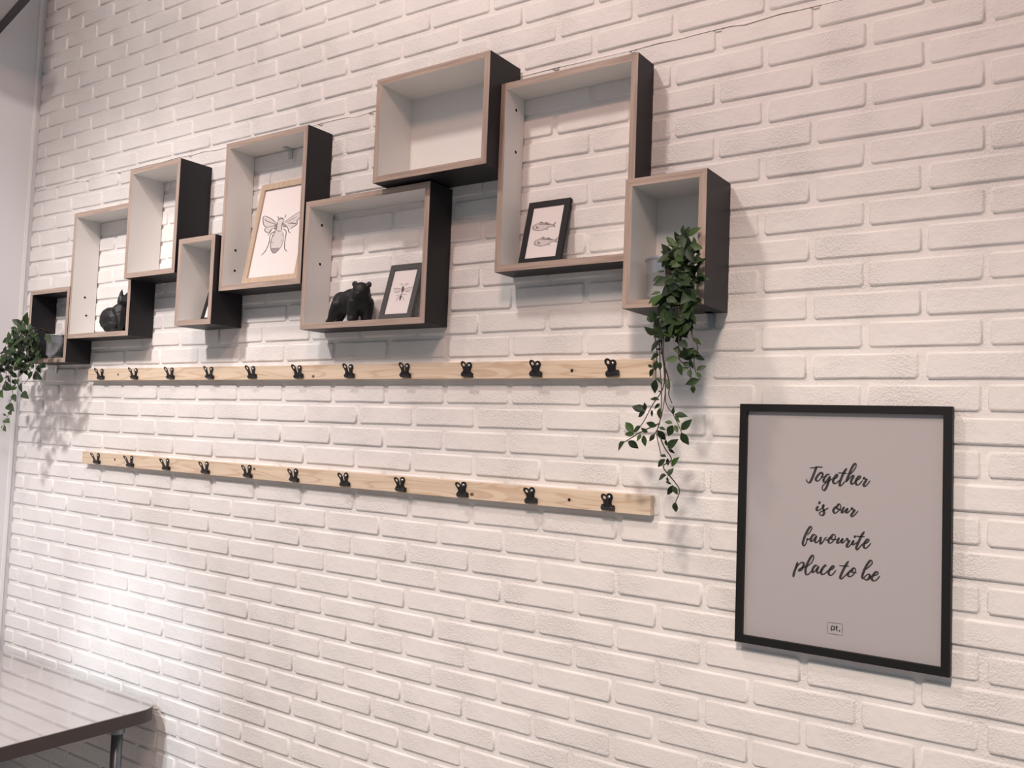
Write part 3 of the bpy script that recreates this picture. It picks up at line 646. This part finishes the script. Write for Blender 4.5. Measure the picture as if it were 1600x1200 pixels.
def clump(parent, fn, outline, n, ya, yb, lmin, lmax):
    """leaves over the crown of a plant: picture outline gives its extent, y between ya and yb its depth"""
    k = 0; tries = 0
    xs = [p[0] for p in outline]; ys = [p[1] for p in outline]
    while k < n and tries < 9000:
        tries += 1
        a, b = rnd.uniform(min(xs), max(xs)), rnd.uniform(min(ys), max(ys)); ins = False
        for i in range(len(outline)):
            (x1, y1), (x2, y2) = outline[i], outline[i-1]
            if (y1 > b) != (y2 > b) and a < (x2-x1)*(b-y1)/(y2-y1)+x1: ins = not ins
        if not ins: continue
        y = rnd.uniform(ya, yb); base = fn(a, b, y)
        L = rnd.uniform(lmin, lmax); ang = rnd.uniform(-.5, 3.6) if rnd.random() < .25 else rnd.uniform(math.pi*.95, math.pi*2.05)
        tip = base+Vector((math.cos(ang)*L*.8, -abs(rnd.gauss(.3, .3))*L, math.sin(ang)*L*.85))
        leaf(parent, base, tip, rnd.uniform(.46, .62), face=Vector((rnd.uniform(-.6, .8), -1, rnd.uniform(-.1, 1.0)))); k += 1
CR = lambda a, b, y: at_y(1000+a*.15, 340+b*.15, y)
clump(plant, CR, [(440,150),(520,180),(575,270),(590,480),(585,720),(570,860),(470,960),(300,960),(230,900),(250,760),(290,620),(290,470),(320,340),(370,240)], 128, -.195, -.135, .030, .044)
clump(plant, Z8, [(290,10),(500,10),(510,120),(470,190),(330,180),(290,90)], 44, -.195, -.16, .028, .040)
clump(plant, CR, [(430,180),(540,240),(560,470),(300,500),(330,330)], 17, -.13, -.06, .026, .036)
for a, b in (((440,180),(447,75)), ((480,230),(500,140)), ((410,250),(378,180)), ((570,300),(560,195)), ((340,320),(335,245)), ((330,345),(225,390)), ((590,500),(690,410)), ((230,610),(125,665)), ((260,560),(175,560)), ((220,780),(105,800)), ((180,820),(80,900)), ((130,1000),(65,1075)), ((470,1010),(570,1045)), ((480,1080),(560,1150)), ((250,800),(270,940))):
    leaf(plant, CR(*a, -.16), CR(*b, -.165), .44, 3 if b[1] in (800, 900, 940) else None)
bm = bmesh.new()
# --- left plant
plant2 = empty('trailing_plant', (-3.545, -.056, .2293)); tag(plant2, 'bushy green trailing plant in zinc pot, spilling towards the white side wall', 'potted plant', None)
pot(plant2, .046, .056, .094)
Z2 = lambda a, b, y: at_y(a*.2, 440+b*.2, y)
root = Vector((-3.545, -.062, .318)); over = Vector((-3.56, -.150, .345))
vines2 = [[(190,420),(120,600),(80,760),(100,880),(70,960),(80,1020),(40,1080),(30,1150)], [(180,430),(60,560),(10,700),(-20,860)], [(200,450),(150,650),(140,800),(165,850)], [(210,450),(215,640),(240,720),(190,800)], [(200,450),(270,620),(300,700)], [(150,450),(60,640),(45,780),(0,880)], [(140,430),(20,560),(-20,640)]]
for i, v in enumerate(vines2):
    P = [Z2(a, b, -.19-.006*(i % 3)-.008*math.sin(j+i)) for j, (a, b) in enumerate(v)]
    stem(plant2, [root+Vector((.005*(i-3), 0, 0)), over]+P, .0016)
clump(plant2, Z2, [(215,300),(260,340),(310,400),(320,500),(310,620),(230,680),(120,690),(40,680),(0,620),(70,470),(120,370)], 215, -.24, -.11, .032, .050)
clump(plant2, Z2, [(0,620),(120,680),(150,800),(100,860),(40,850),(-30,800),(-60,640)], 38, -.23, -.17, .028, .044)
for a, b in (((200,330),(205,240)), ((215,350),(215,285)), ((180,360),(125,330)), ((130,420),(75,410)), ((90,460),(30,445)), ((60,580),(0,585)), ((200,670),(205,728)), ((255,700),(215,765)), ((300,650),(305,708)), ((265,715),(308,758)), ((310,650),(350,665)), ((165,790),(160,865)), ((175,865),(208,905)), ((30,800),(80,838)), ((60,810),(-5,850)), ((0,850),(18,905)), ((365,415),(385,470)), ((105,880),(115,930)), ((60,960),(95,1000)), ((75,960),(45,990)), ((75,1010),(85,1040)), ((50,1050),(20,1030)), ((45,1080),(70,1100)), ((30,1120),(5,1150)), ((32,1130),(42,1168)), ((40,1075),(22,1105)), ((150,760),(120,800)), ((135,820),(100,850)), ((85,920),(60,935))):
    leaf(plant2, Z2(*a, -.195), Z2(*b, -.205), .5, rnd.choice((0, 2, 4, 6)) if b[1] < 800 else rnd.choice((0, 2, 3, 8)))
bm.free()

# ------------------------------------------------------------------ table
TZ = -1.0
table = empty('table', (-3.36, -.42, FLOOR)); tag(table, 'table with glossy pale top and dark brown edge, standing against the brick wall', 'table')
def rrect(x0, x1, y0, y1, r, n=8):
    P = []
    for cx, cy, a in ((x1-r, y1-r, 0), (x0+r, y1-r, 90), (x0+r, y0+r, 180), (x1-r, y0+r, 270)):
        P += [(cx+r*math.cos(math.radians(a+90*i/n)), cy+r*math.sin(math.radians(a+90*i/n))) for i in range(n+1)]
    return P
def prism(name, P, z0, z1, bev=0.0):
    bm = bmesh.new(); lo = [bm.verts.new((x, y, z0)) for x, y in P]; hi = [bm.verts.new((x, y, z1)) for x, y in P]; n = len(P)
    bm.faces.new(lo[::-1]); top = bm.faces.new(hi)
    for i in range(n): bm.faces.new((lo[i], lo[(i+1) % n], hi[(i+1) % n], hi[i]))
    if bev: bmesh.ops.bevel(bm, geom=list(top.edges), offset=bev, segments=2, profile=.5, affect='EDGES')
    return from_bm(name, bm)
TX0, TX1, TY0, TY1 = -3.945+3.36, -2.783+3.36, -.80+.42, -.022+.42
hz = TZ-FLOOR
add('edge_band', prism('edge_band', rrect(TX0, TX1, TY0, TY1, .075), hz-.046, hz-.0025), M['edge'], table)
add('table_top', prism('table_top', rrect(TX0+.0005, TX1-.0005, TY0+.0005, TY1-.0005, .0745), hz-.0025, hz, .0008), M['top'], table)
for sx in (0, 1):
    for sy in (0, 1):
        x = TX1-.085 if sx else TX0+.085; y = TY1-.11 if sy else TY0+.085
        bm = bmesh.new(); tube(bm, [(x, y, 0.012), (x, y, hz-.048)], .019, 16); lg = add('leg', from_bm('leg', bm, True), M['tleg'], table)
        bm = bmesh.new(); lathe(bm, [(.00001, hz-.0465), (.036, hz-.0465), (.036, hz-.052), (.024, hz-.056), (.024, hz-.085), (.0192, hz-.088)], 20, x, y); add('leg_flange', from_bm('leg_flange', bm), M['tleg'], lg)
        bm = bmesh.new(); lathe(bm, [(.00001, 0.0003), (.022, .0003), (.022, .014), (.00001, .014)], 16, x, y); add('foot', from_bm('foot', bm), M['clip'], lg)
for y in (TY0+.085, TY1-.11):
    add('rail', box_mesh('rail', TX0+.10, TX1-.10, y-.012, y+.012, hz-.080, hz-.0465), M['tleg'], table)
add('rail', box_mesh('rail', TX1-.097, TX1-.073, TY0+.10, TY1-.125, hz-.070, hz-.0465), M['tleg'], table)
